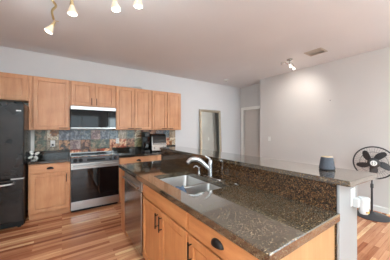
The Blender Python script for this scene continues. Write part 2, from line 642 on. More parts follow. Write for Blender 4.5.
upper('wall_cabinet', 'wide short maple wall cabinet above the black fridge', -1.37, -0.451, 1.872, UZ1,
      [(-1.355, -0.925, (-0.95, 1.95, False)), (-0.915, -0.470, None)])
solo('filler_panel', box(BM(), -0.4495, -0.408, 4.155, YB - 0.002, UZ0, UZ1), M_wood, 'narrow maple filler strip between the fridge cabinet and the single-door wall cabinet', 'cabinet filler', (-0.437, 4.16, UZ0), bevel=0.002)
upper('wall_cabinet', 'tall single-door maple wall cabinet between the fridge and the microwave', -0.406, 0.118, UZ0, UZ1,
      [(-0.386, 0.098, (0.022, UZ0 + 0.035, True))])
upper('wall_cabinet', 'short two-door maple wall cabinet directly above the microwave', 0.12, 0.888, 1.835, UZ1,
      [(0.138, 0.486, (0.462, 1.93, False)), (0.522, 0.87, (0.546, 1.93, False))])
upper('wall_cabinet', 'two-door maple wall cabinet just right of the microwave', 0.89, 1.652, UZ0, UZ1,
      [(0.905, 1.262, (1.19, UZ0 + 0.035, True)), (1.28, 1.638, (1.352, UZ0 + 0.035, True))])
upper('wall_cabinet', 'two-door maple wall cabinet at the end of the row nearest the mirror', 1.654, 2.416, UZ0, UZ1,
      [(1.669, 2.026, (1.954, UZ0 + 0.035, True)), (2.044, 2.402, (2.116, UZ0 + 0.035, True))])

# ---------------------------------------------------------------- base cabinets along the back wall
BYF = 3.885
FB = Face('back', BYF, 0.0)


def base(label, x0, x1, fronts):
    r_ = thing('base_cabinet', label, 'cabinet', ((x0 + x1) / 2, BYF, 0), 0, 'maple base cabinets along the back wall')
    carcass(FB, r_, x0 + 0.0008, x1 - 0.0008, YB - BYF - 0.002, 0.095, CT - 0.042)
    bm = BM()
    box(bm, x0 + 0.001, x1 - 0.001, BYF + 0.06, BYF + 0.075, 0, 0.095)
    obj('toe_kick', bm, M_wood_x, r_)
    for f in fronts:
        if f[0] == 'drawer':
            _, a, b, z0, z1 = f
            dr = obj('drawer', slab_bm(FB, a, b, z0, z1), M_wood_x, r_)
            obj('handle', cup_pull(FB, (a + b) / 2, (z0 + z1) / 2), M_bronze, dr, smooth=50)
        else:
            _, a, b, z0, z1, pull = f
            door(FB, r_, a, b, z0, z1, pull)
    return r_


base('maple base cabinet with one drawer over one door, between fridge and range', -0.425, 0.117,
     [('drawer', -0.40, 0.093, 0.728, 0.858), ('door', -0.40, 0.093, 0.115, 0.712, (0.062, 0.62, False))])
base('maple base cabinet with one wide drawer just right of the range', 0.893, 1.652,
     [('drawer', 0.912, 1.632, 0.728, 0.858), ('door', 0.912, 1.268, 0.115, 0.712, (1.235, 0.62, False)), ('door', 1.278, 1.632, 0.115, 0.712, (1.31, 0.62, False))])
base('maple base cabinet at the far right end of the back run, below the countertop oven', 1.654, 2.416,
     [('drawer', 1.674, 2.396, 0.728, 0.858), ('door', 1.674, 2.03, 0.115, 0.712, (1.997, 0.62, False)), ('door', 2.04, 2.396, 0.115, 0.712, (2.072, 0.62, False))])


def counter(label, x0, x1):
    r_ = thing('countertop', label, 'countertop', ((x0 + x1) / 2, 4.1, CT - 0.04), 0)
    obj('slab', box(BM(), x0, x1, 3.845, YB - 0.002, CT - 0.0415, CT), M_granite_b, r_, bevel=0.005)
    obj('upstand', box(BM(), x0, x1, YB - 0.022, YB - 0.0005, CT, 1.016), M_granite_b, r_, bevel=0.002)


counter('short dark granite countertop between the fridge and the range', -0.432, 0.118)
counter('long dark granite countertop to the right of the range under the wall cabinets', 0.892, 2.43)

# tiled backsplash: one object, every tile a colour of its own
PAL = {
    'slate': ((96, 100, 112), (150, 148, 152)), 'blue': ((84, 100, 116), (136, 142, 146)), 'teal': ((84, 98, 94), (140, 134, 118)),
    'green': ((98, 104, 84), (160, 138, 112)), 'pink': ((140, 108, 108), (186, 158, 148)), 'brown': ((82, 50, 38), (182, 128, 98)),
    'fossil': ((48, 32, 26), (206, 150, 108)), 'rust': ((140, 54, 30), (214, 160, 124)), 'gold': ((146, 92, 40), (222, 204, 176)),
    'fire': ((190, 70, 28), (240, 190, 150)), 'olive': ((126, 116, 78), (158, 148, 112)), 'plum': ((104, 68, 74), (184, 128, 120)),
    'grey': ((124, 124, 120), (152, 146, 138)), 'tan': ((150, 128, 104), (176, 158, 136)),
}
top = ['slate', 'green', 'gold', 'slate', 'slate', 'blue', 'pink', 'slate', 'blue', 'tan', 'teal', 'gold', 'rust', 'brown', 'slate', 'blue', 'tan']
low_ = ['slate', 'green', 'tan', 'fossil', 'pink', 'brown', 'green', 'teal', 'rust', 'fire', 'brown', 'olive', 'plum', 'brown', 'slate', 'fire', 'gold']
bm = BM()
lay = bm.loops.layers.float_color.new('tile_colour')
lay2 = bm.loops.layers.float_color.new('vein_colour')
box(bm, -0.404, 2.43, YB - 0.008, YB - 0.0005, 1.0165, 1.399, 1)
box(bm, 0.12, 0.89, YB - 0.008, YB - 0.0005, 0.90, 1.0165, 1)
box(bm, -0.55, -0.476, YB - 0.008, YB - 0.0005, 1.017, 1.399, 1)
TW = 0.1775


def tile(x0, x1, z0, z1, key):
    nf = len(bm.faces)
    g = 0.002
    f0 = set(bm.faces)
    a, b = x0 + g, x1 - g
    c_, d_ = z0 + g, z1 - g
    loft(bm, [[(a, YB - 0.007, c_), (b, YB - 0.007, c_), (b, YB - 0.007, d_), (a, YB - 0.007, d_)],
              [(a, YB - 0.012, c_), (b, YB - 0.012, c_), (b, YB - 0.012, d_), (a, YB - 0.012, d_)],
              [(a + 0.002, YB - 0.0135, c_ + 0.002), (b - 0.002, YB - 0.0135, c_ + 0.002), (b - 0.002, YB - 0.0135, d_ - 0.002), (a + 0.002, YB - 0.0135, d_ - 0.002)]])
    ca, cb = PAL[key]
    j = random.uniform(0.9, 1.1)
    ca = tuple(x * j for x in lin(*ca)[:3]) + (1,)
    cb = tuple(x * j for x in lin(*cb)[:3]) + (1,)
    for f in bm.faces:
        if f not in f0:
            for lo in f.loops: lo[lay] = ca; lo[lay2] = cb


for i in range(16):
    x0 = -0.404 + TW * i
    x1 = min(x0 + TW, 2.43)
    tile(x0, x1, 1.208, 1.399, top[i + 1])
    tile(x0, x1, 1.0165, 1.208, low_[i + 1])
    if 2 <= i < 8: tile(max(x0, 0.12), min(x1, 0.89), 0.90, 1.0165, ['rust', 'fire', 'brown', 'rust', 'fire', 'rust'][i - 2])
tile(-0.55, -0.476, 1.208, 1.399, 'blue')
tile(-0.55, -0.476, 1.0165, 1.208, 'slate')
# tiles behind the granite upstands are cut to the range opening by construction of the counters
solo('backsplash', bm, [M_tile, M_grout], 'multicoloured slate tile backsplash between counters and wall cabinets', 'backsplash', (1.0, YB, 0.9))


def outlet(label, c, side, horiz_n, group=None, w_=0.07, h_=0.115, parts=True, cat='outlet', name='outlet'):
    """cover plate with two sockets; side 'back' faces -y, 'right' faces -x"""
    F = Face('back' if side == 'back' else 'isl', c[1] if side == 'back' else c[0], c[0] if side == 'back' else c[1])
    r_ = thing(name, label, cat, c, 0, group)
    bm = BM(); F.box(bm, -w_ / 2, w_ / 2, 0, 0.005, c[2] - h_ / 2, c[2] + h_ / 2)
    obj('cover_plate', bm, M_white, r_, bevel=0.002)
    if name == 'outlet':
        for s in (-1, 1):
            bm = BM(); F.box(bm, -0.016, 0.016, 0.005, 0.007, c[2] + s * 0.024 - 0.014, c[2] + s * 0.024 + 0.014)
            so = obj('socket', bm, M_white, r_, bevel=0.003)
            bm = BM()
            for q in (-0.006, 0.006): F.box(bm, q - 0.0012, q + 0.0012, 0.0068, 0.0074, c[2] + s * 0.024 - 0.002, c[2] + s * 0.024 + 0.007)
            obj('slot', bm, M_kick, so)
    else:
        bm = BM(); F.box(bm, -0.005, 0.005, 0.005, 0.016, c[2] - 0.002, c[2] + 0.014)
        obj('toggle', bm, M_white, r_, bevel=0.001)
    return r_, F


outlet('white outlet with a black plug in the tiles left of the range', (-0.14, YB - 0.0136, 1.15), 'back', 0)
outlet('white outlet in the tiles just right of the range', (1.0, YB - 0.0136, 1.165), 'back', 0)
outlet('white light switch on the right-hand wall near the hall opening', (XR, 3.13, 1.17), 'right', 0, cat='light switch', name='light_switch')

# ---------------------------------------------------------------- fridge
fr = thing('refrigerator', 'black bottom-freezer refrigerator at the far left', 'refrigerator', (-0.905, 4.1, 0))
FX0, FX1, FYF = -1.36, -0.452, 3.695
obj('body', box(BM(), FX0, FX1, FYF + 0.07, YB - 0.03, 0.03, 1.785), M_fridge, fr, bevel=0.006)
ud = obj('door', box(BM(), FX0, FX1, FYF, FYF + 0.064, 0.716, 1.785), M_fridge, fr, bevel=0.012)
fd = obj('freezer_drawer', box(BM(), FX0, FX1, FYF, FYF + 0.064, 0.10, 0.700), M_fridge, fr, bevel=0.012)
obj('kick_grille', box(BM(), FX0 + 0.02, FX1 - 0.01, FYF + 0.03, FYF + 0.07, 0.03, 0.095), M_kick, fr)
for sx in (FX0 + 0.06, FX1 - 0.06):
    bm = BM(); lathe(bm, [(0.022, 0), (0.022, 0.03)], (sx, FYF + 0.08, 0), 14); obj('foot', bm, M_kick, fr)
bm = BM()
tube(bm, spline([(-1.27, FYF + 0.005, 0.66), (-1.255, FYF - 0.045, 0.652), (-1.1, FYF - 0.055, 0.647), (-0.72, FYF - 0.055, 0.647), (-0.57, FYF - 0.045, 0.652), (-0.555, FYF + 0.005, 0.66)], 6), 0.013, 10)
obj('handle', bm, M_steel, fd, smooth=50)
bm = BM()
tube(bm, spline([(-1.29, FYF + 0.005, 0.80), (-1.29, FYF - 0.05, 0.83), (-1.29, FYF - 0.055, 1.2), (-1.29, FYF - 0.05, 1.57), (-1.29, FYF + 0.005, 1.6)], 6), 0.013, 10)
obj('handle', bm, M_black, ud, smooth=50)
obj('badge', box(BM(), -0.535, -0.480, FYF - 0.002, FYF, 1.667, 1.682), M_white, ud, bevel=0.0006, label='small pale rectangular badge')
obj('hinge_cover', box(BM(), FX1 - 0.11, FX1 - 0.01, FYF + 0.02, FYF + 0.12, 1.785, 1.803), M_black, fr, bevel=0.006)
obj('trim_strip', box(BM(), FX1 - 0.14, FX1, FYF + 0.006, FYF + 0.06, 0.700, 0.716), M_steel, fr)

# ---------------------------------------------------------------- microwave
MX0, MX1, MY, MZ0, MZ1 = 0.124, 0.884, 4.085, 1.425, 1.833
mw = thing('microwave', 'stainless over-range microwave with black glass front', 'microwave', (0.504, 4.25, MZ0))
obj('body', box(BM(), MX0, MX1, MY + 0.03, YB - 0.016, MZ0, MZ1), M_black, mw, bevel=0.004)
dr = obj('door', box(BM(), MX0, MX1 - 0.125, MY, MY + 0.029, MZ0 + 0.024, MZ1 - 0.065), M_mwglass, mw, bevel=0.004)
obj('control_panel', box(BM(), MX1 - 0.123, MX1, MY, MY + 0.029, MZ0 + 0.024, MZ1 - 0.065), M_mwglass, mw, bevel=0.004)
obj('top_trim', box(BM(), MX0, MX1, MY - 0.004, MY + 0.029, MZ1 - 0.063, MZ1), M_steel, mw, bevel=0.004)
obj('bottom_trim', box(BM(), MX0, MX1, MY - 0.004, MY + 0.029, MZ0, MZ0 + 0.022), M_dwsteel, mw, bevel=0.004)
bm = BM()
tube(bm, [(MX1 - 0.15, MY - 0.03, MZ0 + 0.06), (MX1 - 0.15, MY - 0.03, MZ1 - 0.09)], 0.008, 10)
for zz in (MZ0 + 0.08, MZ1 - 0.11): tube(bm, [(MX1 - 0.15, MY + 0.001, zz), (MX1 - 0.15, MY - 0.03, zz)], 0.006, 8)
obj('handle', bm, M_blackglass, dr, smooth=40)

# ---------------------------------------------------------------- range
RX0, RX1, RY = 0.121, 0.889, 3.855
rg = thing('range', 'stainless range with black glass oven door between the base cabinets', 'range', (0.505, 4.15, 0))
obj('body', box(BM(), RX0, RX1, RY + 0.04, YB - 0.03, 0.045, 0.905), M_darkgrey, rg, bevel=0.003)
obj('cooktop', box(BM(), RX0, RX1, RY + 0.03, YB - 0.03, 0.905, 0.925), M_blackglass, rg, bevel=0.004)
for (bx, by, br_) in ((0.31, 4.05, 0.10), (0.70, 4.05, 0.085), (0.31, 4.29, 0.075), (0.70, 4.29, 0.095)):
    bm = BM(); lathe(bm, [(br_, 0), (br_, 0.0006), (br_ - 0.004, 0.0006), (br_ - 0.004, 0)], (bx, by, 0.925), 36, cap0=False, cap1=False)
    obj('burner_ring', bm, M_darkgrey, rg)
bm = BM()
hexa(bm, [(RX0, RY - 0.012, 0.838), (RX0, RY + 0.008, 0.925), (RX0, RY + 0.04, 0.838), (RX0, RY + 0.04, 0.925),
          (RX1, RY - 0.012, 0.838), (RX1, RY + 0.008, 0.925), (RX1, RY + 0.04, 0.838), (RX1, RY + 0.04, 0.925)])
cp = obj('control_panel', bm, M_panel, rg, bevel=0.003)
nrm = Vector((0, -0.087, 0.020)).normalized()
for kx in (0.185, 0.265, 0.745, 0.825):
    bm = BM(); lathe(bm, [(0.031, -0.002), (0.031, 0.006), (0.025, 0.009), (0.023, 0.028), (0.018, 0.03)], (kx, RY - 0.002, 0.882), 20, nrm)
    kn = obj('knob', bm, M_kick, cp, smooth=40)
bm = BM()
hexa(bm, [(x, RY + y, z) for x in (0.36, 0.65) for (y, z) in ((-0.0085, 0.862), (0.0, 0.898), (0.02, 0.862), (0.02, 0.898))])
obj('display', bm, M_kick, cp)
od = obj('oven_door', box(BM(), RX0, RX1, RY - 0.012, RY + 0.035, 0.19, 0.832), M_steel, rg, bevel=0.004)
obj('glass', box(BM(), RX0 + 0.004, RX1 - 0.004, RY - 0.016, RY - 0.011, 0.192, 0.735), M_blackglass, od, bevel=0.002)
bm = BM()
tube(bm, [(RX0 + 0.03, RY - 0.06, 0.79), (RX1 - 0.03, RY - 0.06, 0.79)], 0.014, 12)
for hx in (RX0 + 0.07, RX1 - 0.07): tube(bm, [(hx, RY - 0.013, 0.79), (hx, RY - 0.06, 0.79)], 0.010, 10)
obj('handle', bm, M_steel, od, smooth=40)
obj('warming_drawer', box(BM(), RX0, RX1, RY - 0.010, RY + 0.035, 0.05, 0.184), M_steel, rg, bevel=0.004)
obj('kick', box(BM(), RX0 + 0.01, RX1 - 0.01, RY + 0.05, RY + 0.09, 0, 0.05), M_kick, rg)
bm = BM()
loft(bm, [[(x, 4.39, 0.925), (x, 4.39, 0.952), (x, 4.40, 0.962), (x, YB - 0.03, 0.962), (x, YB - 0.03, 0.925)] for x in (RX0 + 0.005, RX1 - 0.005)])
rv = obj('rear_vent', bm, M_blackglass, rg, bevel=0.003)
bm = BM(); box(bm, RX0 + 0.005, RX1 - 0.005, 4.386, 4.394, 0.953, 0.963)
obj('vent_trim', bm, M_steel, rv)
for ex in (RX0, RX1 - 0.02):
    bm = BM(); box(bm, ex, ex + 0.02, 4.37, YB - 0.0295, 0.925, 0.966); obj('end_cap', bm, M_steel, rv, bevel=0.004)

# ---------------------------------------------------------------- island
IX, IY0, IY1 = 0.70, 0.49, 2.88
FI = Face('isl', IX, 0.0)     # u = -y
ZT = CT - 0.046


def isl_cab(label, ya, yb, name='base_cabinet', gap=0):
    r_ = thing(name, label, 'cabinet', (IX + 0.3, (ya + yb) / 2, 0), 0, 'maple island cabinets')
    obj('body', box(BM(), IX, KX0 - 0.03, ya + 0.0008, yb - 0.0008, 0.10, ZT - gap), M_iwood, r_, bevel=0.002)
    obj('toe_kick', box(BM(), IX + 0.06, IX + 0.075, ya + 0.001, yb - 0.001, 0, 0.10), M_iwood_y, r_)
    return r_


# sink cabinet: the body is open inside so that the bowls hang free
r_ = thing('base_cabinet', 'island sink cabinet with two doors under a wide false drawer front', 'cabinet', (IX + 0.3, 1.52, 0), 0, 'maple island cabinets')
ya, yb = 1.087, 1.962
bm = BM()
box(bm, IX, IX + 0.02, ya, yb, 0.10, ZT)
box(bm, IX + 0.02, KX0 - 0.03, ya, ya + 0.016, 0.10, ZT - 0.24)
box(bm, IX + 0.02, KX0 - 0.03, yb - 0.016, yb, 0.10, ZT - 0.24)
box(bm, IX + 0.02, KX0 - 0.03, ya + 0.016, yb - 0.016, 0.10, 0.118)
obj('body', bm, M_iwood, r_)
obj('toe_kick', box(BM(), IX + 0.06, IX + 0.075, ya, yb, 0, 0.10), M_iwood_y, r_)
obj('false_drawer_front', slab_bm(FI, -1.948, -1.101, 0.735, 0.858), M_iwood_y, r_)
door(FI, r_, -1.948, -1.531, 0.115, 0.72, (-1.563, 0.625, False))
door(FI, r_, -1.519, -1.101, 0.115, 0.72, (-1.487, 0.625, False))

r_ = isl_cab('island cabinet at the near end with a cup-pull drawer over a door', IY0 + 0.02, 1.085)
dr = obj('drawer', slab_bm(FI, -1.071, -0.525, 0.735, 0.858), M_iwood_y, r_)
obj('handle', cup_pull(FI, -0.785, 0.802), M_bronze, dr, smooth=50)
door(FI, r_, -1.071, -0.525, 0.115, 0.72, (-1.04, 0.625, False))
M_ep = wood('maple_end_panel', lin(172, 124, 84), lin(184, 140, 98), lin(196, 154, 112), 'z', 0.35)
solo('end_panel', box(BM(), IX - 0.004, 1.341, IY0, IY0 + 0.0185, 0.0, ZT), M_ep, 'flat pale maple panel closing the near end of the island', 'cabinet panel', (1.04, IY0, 0), bevel=0.002)
solo('end_panel', box(BM(), IX - 0.004, 1.341, 2.622, IY1, 0.0, ZT), M_iwood, 'maple panel at the far end of the island beside the dishwasher', 'cabinet panel', (1.04, 2.75, 0), bevel=0.002)

# dishwasher
dw = thing('dishwasher', 'stainless dishwasher at the far end of the island', 'dishwasher', (1.0, 2.29, 0))
DA, DB = 1.966, 2.618
obj('body', box(BM(), IX + 0.03, KX0 - 0.05, DA + 0.034, DB - 0.004, 0.09, ZT - 0.006), M_darkgrey, dw)
dd = obj('door', box(BM(), IX - 0.028, IX + 0.028, DA + 0.003, DB - 0.003, 0.10, 0.755), M_dwsteel, dw, bevel=0.005)
obj('control_panel', box(BM(), IX - 0.028, IX + 0.028, DA + 0.003, DB - 0.003, 0.758, ZT - 0.012), M_steel, dw, bevel=0.005)
bm = BM()
tube(bm, [(IX - 0.052, DA + 0.03, 0.80), (IX - 0.052, DB - 0.03, 0.80)], 0.012, 12)
for yy in (DA + 0.09, DB - 0.09): tube(bm, [(IX - 0.02, yy, 0.80), (IX - 0.052, yy, 0.80)], 0.008, 10)
obj('handle', bm, M_chrome, dw, smooth=40)
obj('kick_plate', box(BM(), IX + 0.05, IX + 0.065, DA + 0.004, DB - 0.004, 0, 0.095), M_kick, dw)

# island countertop with the sink cut-out
CX0, CX1, CY0, CY1 = 0.668, 1.342, 0.463, 2.90
SX0, SX1, SY0, SY1 = 0.795, 1.212, 1.225, 1.955


def slab_with_hole(x0, x1, y0, y1, z0, z1, hole):
    bm = BM()
    n_ = len(hole)
    ch = 0.004
    # outer loop sampled with as many points as the hole
    cx, cy = (SX0 + SX1) / 2, (SY0 + SY1) / 2
    out = []
    for (hx, hy) in hole:
        dx, dy = hx - cx, hy - cy
        ts = []
        if dx > 1e-9: ts.append((x1 - cx) / dx)
        if dx < -1e-9: ts.append((x0 - cx) / dx)
        if dy > 1e-9: ts.append((y1 - cy) / dy)
        if dy < -1e-9: ts.append((y0 - cy) / dy)
        t_ = min(ts)
        out.append([cx + dx * t_, cy + dy * t_])
    # snap the nearest samples on to the four corners
    for (px, py) in ((x0, y0), (x0, y1), (x1, y0), (x1, y1)):
        k = min(range(n_), key=lambda i: (out[i][0] - px) ** 2 + (out[i][1] - py) ** 2)
        out[k] = [px, py]

    def inset(p, e): return (min(max(p[0], x0 + e), x1 - e), min(max(p[1], y0 + e), y1 - e))
    rings = [[(a, b, z0) for a, b in hole], [(a, b, z1) for a, b in hole],
             [inset(p, ch) + (z1,) for p in out], [tuple(p) + (z1 - ch,) for p in out], [tuple(p) + (z0,) for p in out], [(a, b, z0) for a, b in hole]]
    loft(bm, rings, cap0=False, cap1=False)
    bmesh.ops.remove_doubles(bm, verts=bm.verts, dist=1e-5)
    return bm


hole = rrect((SX0 + SX1) / 2, (SY0 + SY1) / 2, SX1 - SX0, SY1 - SY0, 0.03, 6)
solo('countertop', slab_with_hole(CX0, CX1, CY0, CY1, ZT + 0.0005, CT, hole), M_granite, 'brown granite island countertop with a sink cut into it', 'countertop', (1.0, 1.7, ZT))
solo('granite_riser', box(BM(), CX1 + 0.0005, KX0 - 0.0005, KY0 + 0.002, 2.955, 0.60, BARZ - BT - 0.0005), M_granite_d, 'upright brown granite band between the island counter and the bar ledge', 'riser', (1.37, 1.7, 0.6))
solo('bar_top', hexa(BM(), [(x, y, z) for (x, ya_, yb_) in ((1.331, 0.412, 2.985), (1.735, 0.386, 2.985)) for y in (ya_, yb_) for z in (BARZ - BT, BARZ)]), M_granite, 'raised brown granite bar ledge running along the island', 'bar counter', (1.55, 1.7, BARZ - BT), bevel=0.003)

# sink
sk = thing('sink', 'stainless double-bowl undermount sink in the island counter', 'sink', (0.99, 1.575, CT - 0.25))


def bowl(y0, y1, depth):
    bm = BM()
    x0, x1 = SX0 - 0.006, SX1 + 0.006
    cx, cy = (x0 + x1) / 2, (y0 + y1) / 2
    rings = []
    zr = ZT - 0.0005
    for ins, z, r0 in ((-0.012, zr, 0.035), (0.0, zr, 0.035), (0.004, zr - 0.02, 0.035), (0.012, zr - depth + 0.05, 0.05), (0.022, zr - depth + 0.02, 0.05), (0.05, zr - depth + 0.004, 0.05), (0.10, zr - depth, 0.04)):
        rings.append([(a, b, z) for a, b in rrect(cx, cy, x1 - x0 - 2 * ins, y1 - y0 - 2 * ins, r0, 6)])
    loft(bm, rings, cap0=False)
    return bm, cx, cy, zr - depth


for (a, b) in ((1.575, SY1 + 0.006), (SY0 - 0.006, 1.535)):
    bm, cx, cy, zb = bowl(a, b, 0.19)
    bo = obj('bowl', bm, M_sinksteel, sk, smooth=50)
    so = bo.modifiers.new('thick', 'SOLIDIFY'); so.thickness = 0.0012; so.offset = -1
    bm = BM(); lathe(bm, [(0.045, 0.0008), (0.04, 0.004), (0.03, 0.002), (0.012, 0.001)], (cx, cy, zb), 24)
    obj('drain', bm, M_chrome, bo, smooth=40)
bm = BM(); box(bm, SX0 + 0.001, SX1 - 0.001, 1.534, 1.576, ZT - 0.012, ZT + 0.002)
obj('divider', bm, M_sinksteel, sk, bevel=0.004)

# faucet
fx, fy = 1.268, 1.575
fa = thing('faucet', 'satin nickel pull-out kitchen faucet behind the sink', 'faucet', (fx, fy, CT))
bm = BM()
pl = rrect(fx, fy - 0.03, 0.055, 0.27, 0.027, 6)
loft(bm, [[(a, b, CT) for a, b in pl], [(a, b, CT + 0.005) for a, b in pl], [(fx + (a - fx) * 0.88, fy - 0.03 + (b - fy + 0.03) * 0.97, CT + 0.009) for a, b in pl]])
obj('deck_plate', bm, M_chrome, fa, smooth=40)
bm = BM(); lathe(bm, [(0.027, 0.008), (0.027, 0.02), (0.026, 0.03), (0.025, 0.12), (0.026, 0.14), (0.023, 0.168), (0.013, 0.178)], (fx, fy, CT), 24)
obj('body', bm, M_chrome, fa, smooth=40)
dirv = Vector((-0.80, 0.60, 0))
b0 = Vector((fx, fy, CT))
pts = spline([b0 + Vector((0, 0, 0.075)), b0 + dirv * 0.055 + Vector((0, 0, 0.125)), b0 + dirv * 0.11 + Vector((0, 0, 0.172)), b0 + dirv * 0.16 + Vector((0, 0, 0.186)),
              b0 + dirv * 0.205 + Vector((0, 0, 0.176)), b0 + dirv * 0.232 + Vector((0, 0, 0.146))], 6)
n_ = len(pts)
bm = BM(); tube(bm, pts, [0.022 + 0.004 * min(1, i / (n_ * 0.7)) for i in range(n_)], 14)
sp = obj('spout', bm, M_chrome, fa, smooth=50)
bm = BM(); lathe(bm, [(0.017, -0.004), (0.018, 0.006), (0.014, 0.012)], pts[-1], 18, (pts[-1] - pts[-2]))
obj('spray_face', bm, M_darkgrey, sp, smooth=40)
bm = BM()
h0 = b0 + Vector((0, 0, 0.160))
tube(bm, spline([h0, h0 + Vector((-0.004, 0.01, 0.022)), h0 + dirv * 0.024 + Vector((0, 0, 0.038)), h0 + dirv * 0.055 + Vector((0, 0, 0.058))], 5), [0.019, 0.0185, 0.018, 0.017, 0.0155, 0.014, 0.0125, 0.0115, 0.0105, 0.0098, 0.009, 0.0085, 0.008, 0.0078, 0.0076, 0.0072], 14)
obj('lever', bm, M_chrome, fa, smooth=50)

# soap dispenser
sx_, sy_ = 1.268, 1.775
sd = thing('soap_dispenser', 'small satin nickel soap dispenser left of the faucet', 'soap dispenser', (sx_, sy_, CT))
bm = BM(); lathe(bm, [(0.02, 0), (0.02, 0.006), (0.016, 0.012), (0.0155, 0.04), (0.017, 0.044), (0.017, 0.066), (0.008, 0.072)], (sx_, sy_, CT), 18)
obj('body', bm, M_chrome, sd, smooth=40)
bm = BM(); q0 = Vector((sx_, sy_, CT + 0.058))
tube(bm, spline([q0, q0 + dirv * 0.022 + Vector((0, 0, 0.02)), q0 + dirv * 0.042 + Vector((0, 0, 0.024)), q0 + dirv * 0.062 + Vector((0, 0, 0.006))], 5), 0.009, 10)
obj('spout', bm, M_chrome, sd, smooth=50)

# air-gap cap on the counter near the riser
ag = BM(); lathe(ag, [(0.018, 0), (0.018, 0.004), (0.014, 0.007)], (1.30, 1.245, CT), 18)
solo('sink_hole_cover', ag, M_chrome, 'small flat metal cap in the counter right of the faucet', 'cap', (1.30, 1.245, CT), smooth=40)

# blue cloth folded over the corner of the sink divider
bm = BM()
M_cloth = plain('blue_cloth', lin(84, 97, 116), 0.9, 0, 0.25, 40)
rows = []
for j in range(9):
    t_ = j / 8
    row = []
    for i in range(13):
        s_ = i / 12
        x = 0.832 + 0.09 * s_ + 0.004 * math.sin(9 * t_ + 2 * s_)
        y = 1.548 - 0.075 * t_ - 0.003 * math.sin(11 * s_)
        z = ZT + 0.012 - 0.055 * t_ ** 1.3 + 0.006 * math.sin(7 * s_ + 5 * t_)
        row.append((x, y, z))
    rows.append(row)
loft(bm, rows, close=False, cap0=False, cap1=False)
cl = solo('dishcloth', bm, M_cloth, 'small blue cloth in the front corner of the near sink bowl', 'cloth', (0.86, 1.5, ZT), smooth=60)
sm = cl.modifiers.new('thick', 'SOLIDIFY'); sm.thickness = 0.008

# ---------------------------------------------------------------- things on the bar and at its end
spx, spy = 1.595, 0.632
sk2 = thing('speaker', 'small dark blue-grey tapered speaker on the bar ledge', 'speaker', (spx, spy, BARZ))
M_fab = plain('speaker_fabric', lin(70, 71, 78), 0.75, 0, 0.2, 260)
bm = BM(); lathe(bm, [(0.044, 0.0), (0.050, 0.004), (0.0505, 0.012), (0.049, 0.02), (0.0385, 0.088), (0.0375, 0.092)], (spx, spy, BARZ), 32)
obj('body', bm, M_fab, sk2, smooth=40)
bm = BM(); lathe(bm, [(0.0375, 0.092), (0.0372, 0.094), (0.034, 0.0952)], (spx, spy, BARZ), 32)
obj('top_cap', bm, M_tan, sk2, smooth=40, label='tan wooden top')
bm = BM(); lathe(bm, [(0.0512, 0.006), (0.0512, 0.010)], (spx, spy, BARZ), 32, cap0=False, cap1=False)
obj('base_ring', bm, M_black, sk2, smooth=40)

ou, _F = outlet('white outlet on the end of the low bar wall', (1.592, KY0, 0.957), 'back', 0)
dvx, dvy, dvz = 1.622, KY0 - 0.051, 0.910
df = thing('plug_in_diffuser', 'white cup-shaped plug-in device on the end of the bar wall', 'diffuser', (dvx, dvy, dvz))
bm = BM(); lathe(bm, [(0.010, -0.056), (0.021, -0.054), (0.027, -0.042), (0.0275, -0.01), (0.029, 0.030), (0.032, 0.036), (0.0315, 0.046), (0.027, 0.053), (0.015, 0.055)], (dvx, dvy, dvz), 28)
obj('cup', bm, M_devwhite, df, smooth=40)
bm = BM(); box(bm, dvx - 0.052, dvx - 0.008, dvy + 0.012, KY0 - 0.0076, dvz - 0.012, dvz + 0.045)
obj('plug', bm, M_devwhite, df, bevel=0.004)
for (px, pz, rr, cc) in ((-0.006, -0.038, 0.009, (196, 178, 84)), (0.010, -0.040, 0.008, (150, 150, 90)), (-0.018, -0.036, 0.007, (158, 120, 82))):
    bm = BM()
    yy = dvy - math.sqrt(max(0.0, 0.027 ** 2 - px ** 2)) + 0.001
    lathe(bm, [(rr, 0), (rr * 0.9, 0.0018), (rr * 0.3, 0.0024)], (dvx + px, yy, dvz + pz), 12, (px, -0.034, 0))
    obj('leaf_motif', bm, plain('leaf_%d' % cc[0], lin(*cc), 0.5), df)

# ---------------------------------------------------------------- pedestal fan
pfx, pfy = 4.17, 1.0
pf = thing('pedestal_fan', 'black pedestal fan on a round base by the right-hand wall', 'fan', (pfx, pfy, 0))
M_fan = plain('fan_black', lin(58, 55, 56), 0.4)
M_fanbase = plain('fan_base_grey', lin(70, 68, 70), 0.5)
bm = BM(); lathe(bm, [(0.225, 0), (0.228, 0.008), (0.215, 0.016), (0.06, 0.034), (0.03, 0.05), (0.024, 0.075)], (pfx, pfy, 0), 48)
obj('base', bm, M_fanbase, pf, smooth=40)
bm = BM(); lathe(bm, [(0.014, 0.05), (0.014, 0.50)], (pfx, pfy, 0), 16)
pole = obj('pole', bm, M_fan, pf, smooth=40)
bm = BM(); lathe(bm, [(0.0105, 0.50), (0.0105, 0.80)], (pfx, pfy, 0), 16)
obj('upper_pole', bm, M_fan, pole, smooth=40)
bm = BM(); lathe(bm, [(0.021, 0.46), (0.021, 0.52), (0.014, 0.53)], (pfx, pfy, 0), 16)
obj('collar', bm, M_fan, pole, smooth=40)
ax = Vector((-pfx, -pfy, 0)).normalized()             # the fan faces the kitchen
axx = ax.copy()
sid = axx.cross(Vector((0, 0, 1))).normalized()
up = Vector((0, 0, 1))
hub = Vector((pfx, pfy, 0.878)) + axx * 0.06 - sid * 0.02
bm = BM(); lathe(bm, [(0.03, -0.16), (0.062, -0.15), (0.07, -0.10), (0.066, -0.04), (0.04, -0.03)], hub, 24, axx)
obj('motor_housing', bm, M_fan, pf, smooth=40)
bm = BM(); box(bm, -0.02, 0.02, -0.02, 0.02, 0.78, 0.84)
bm.transform(Matrix.Translation((pfx, pfy, 0)))
obj('neck', bm, M_fan, pf, bevel=0.006)
RG = 0.252


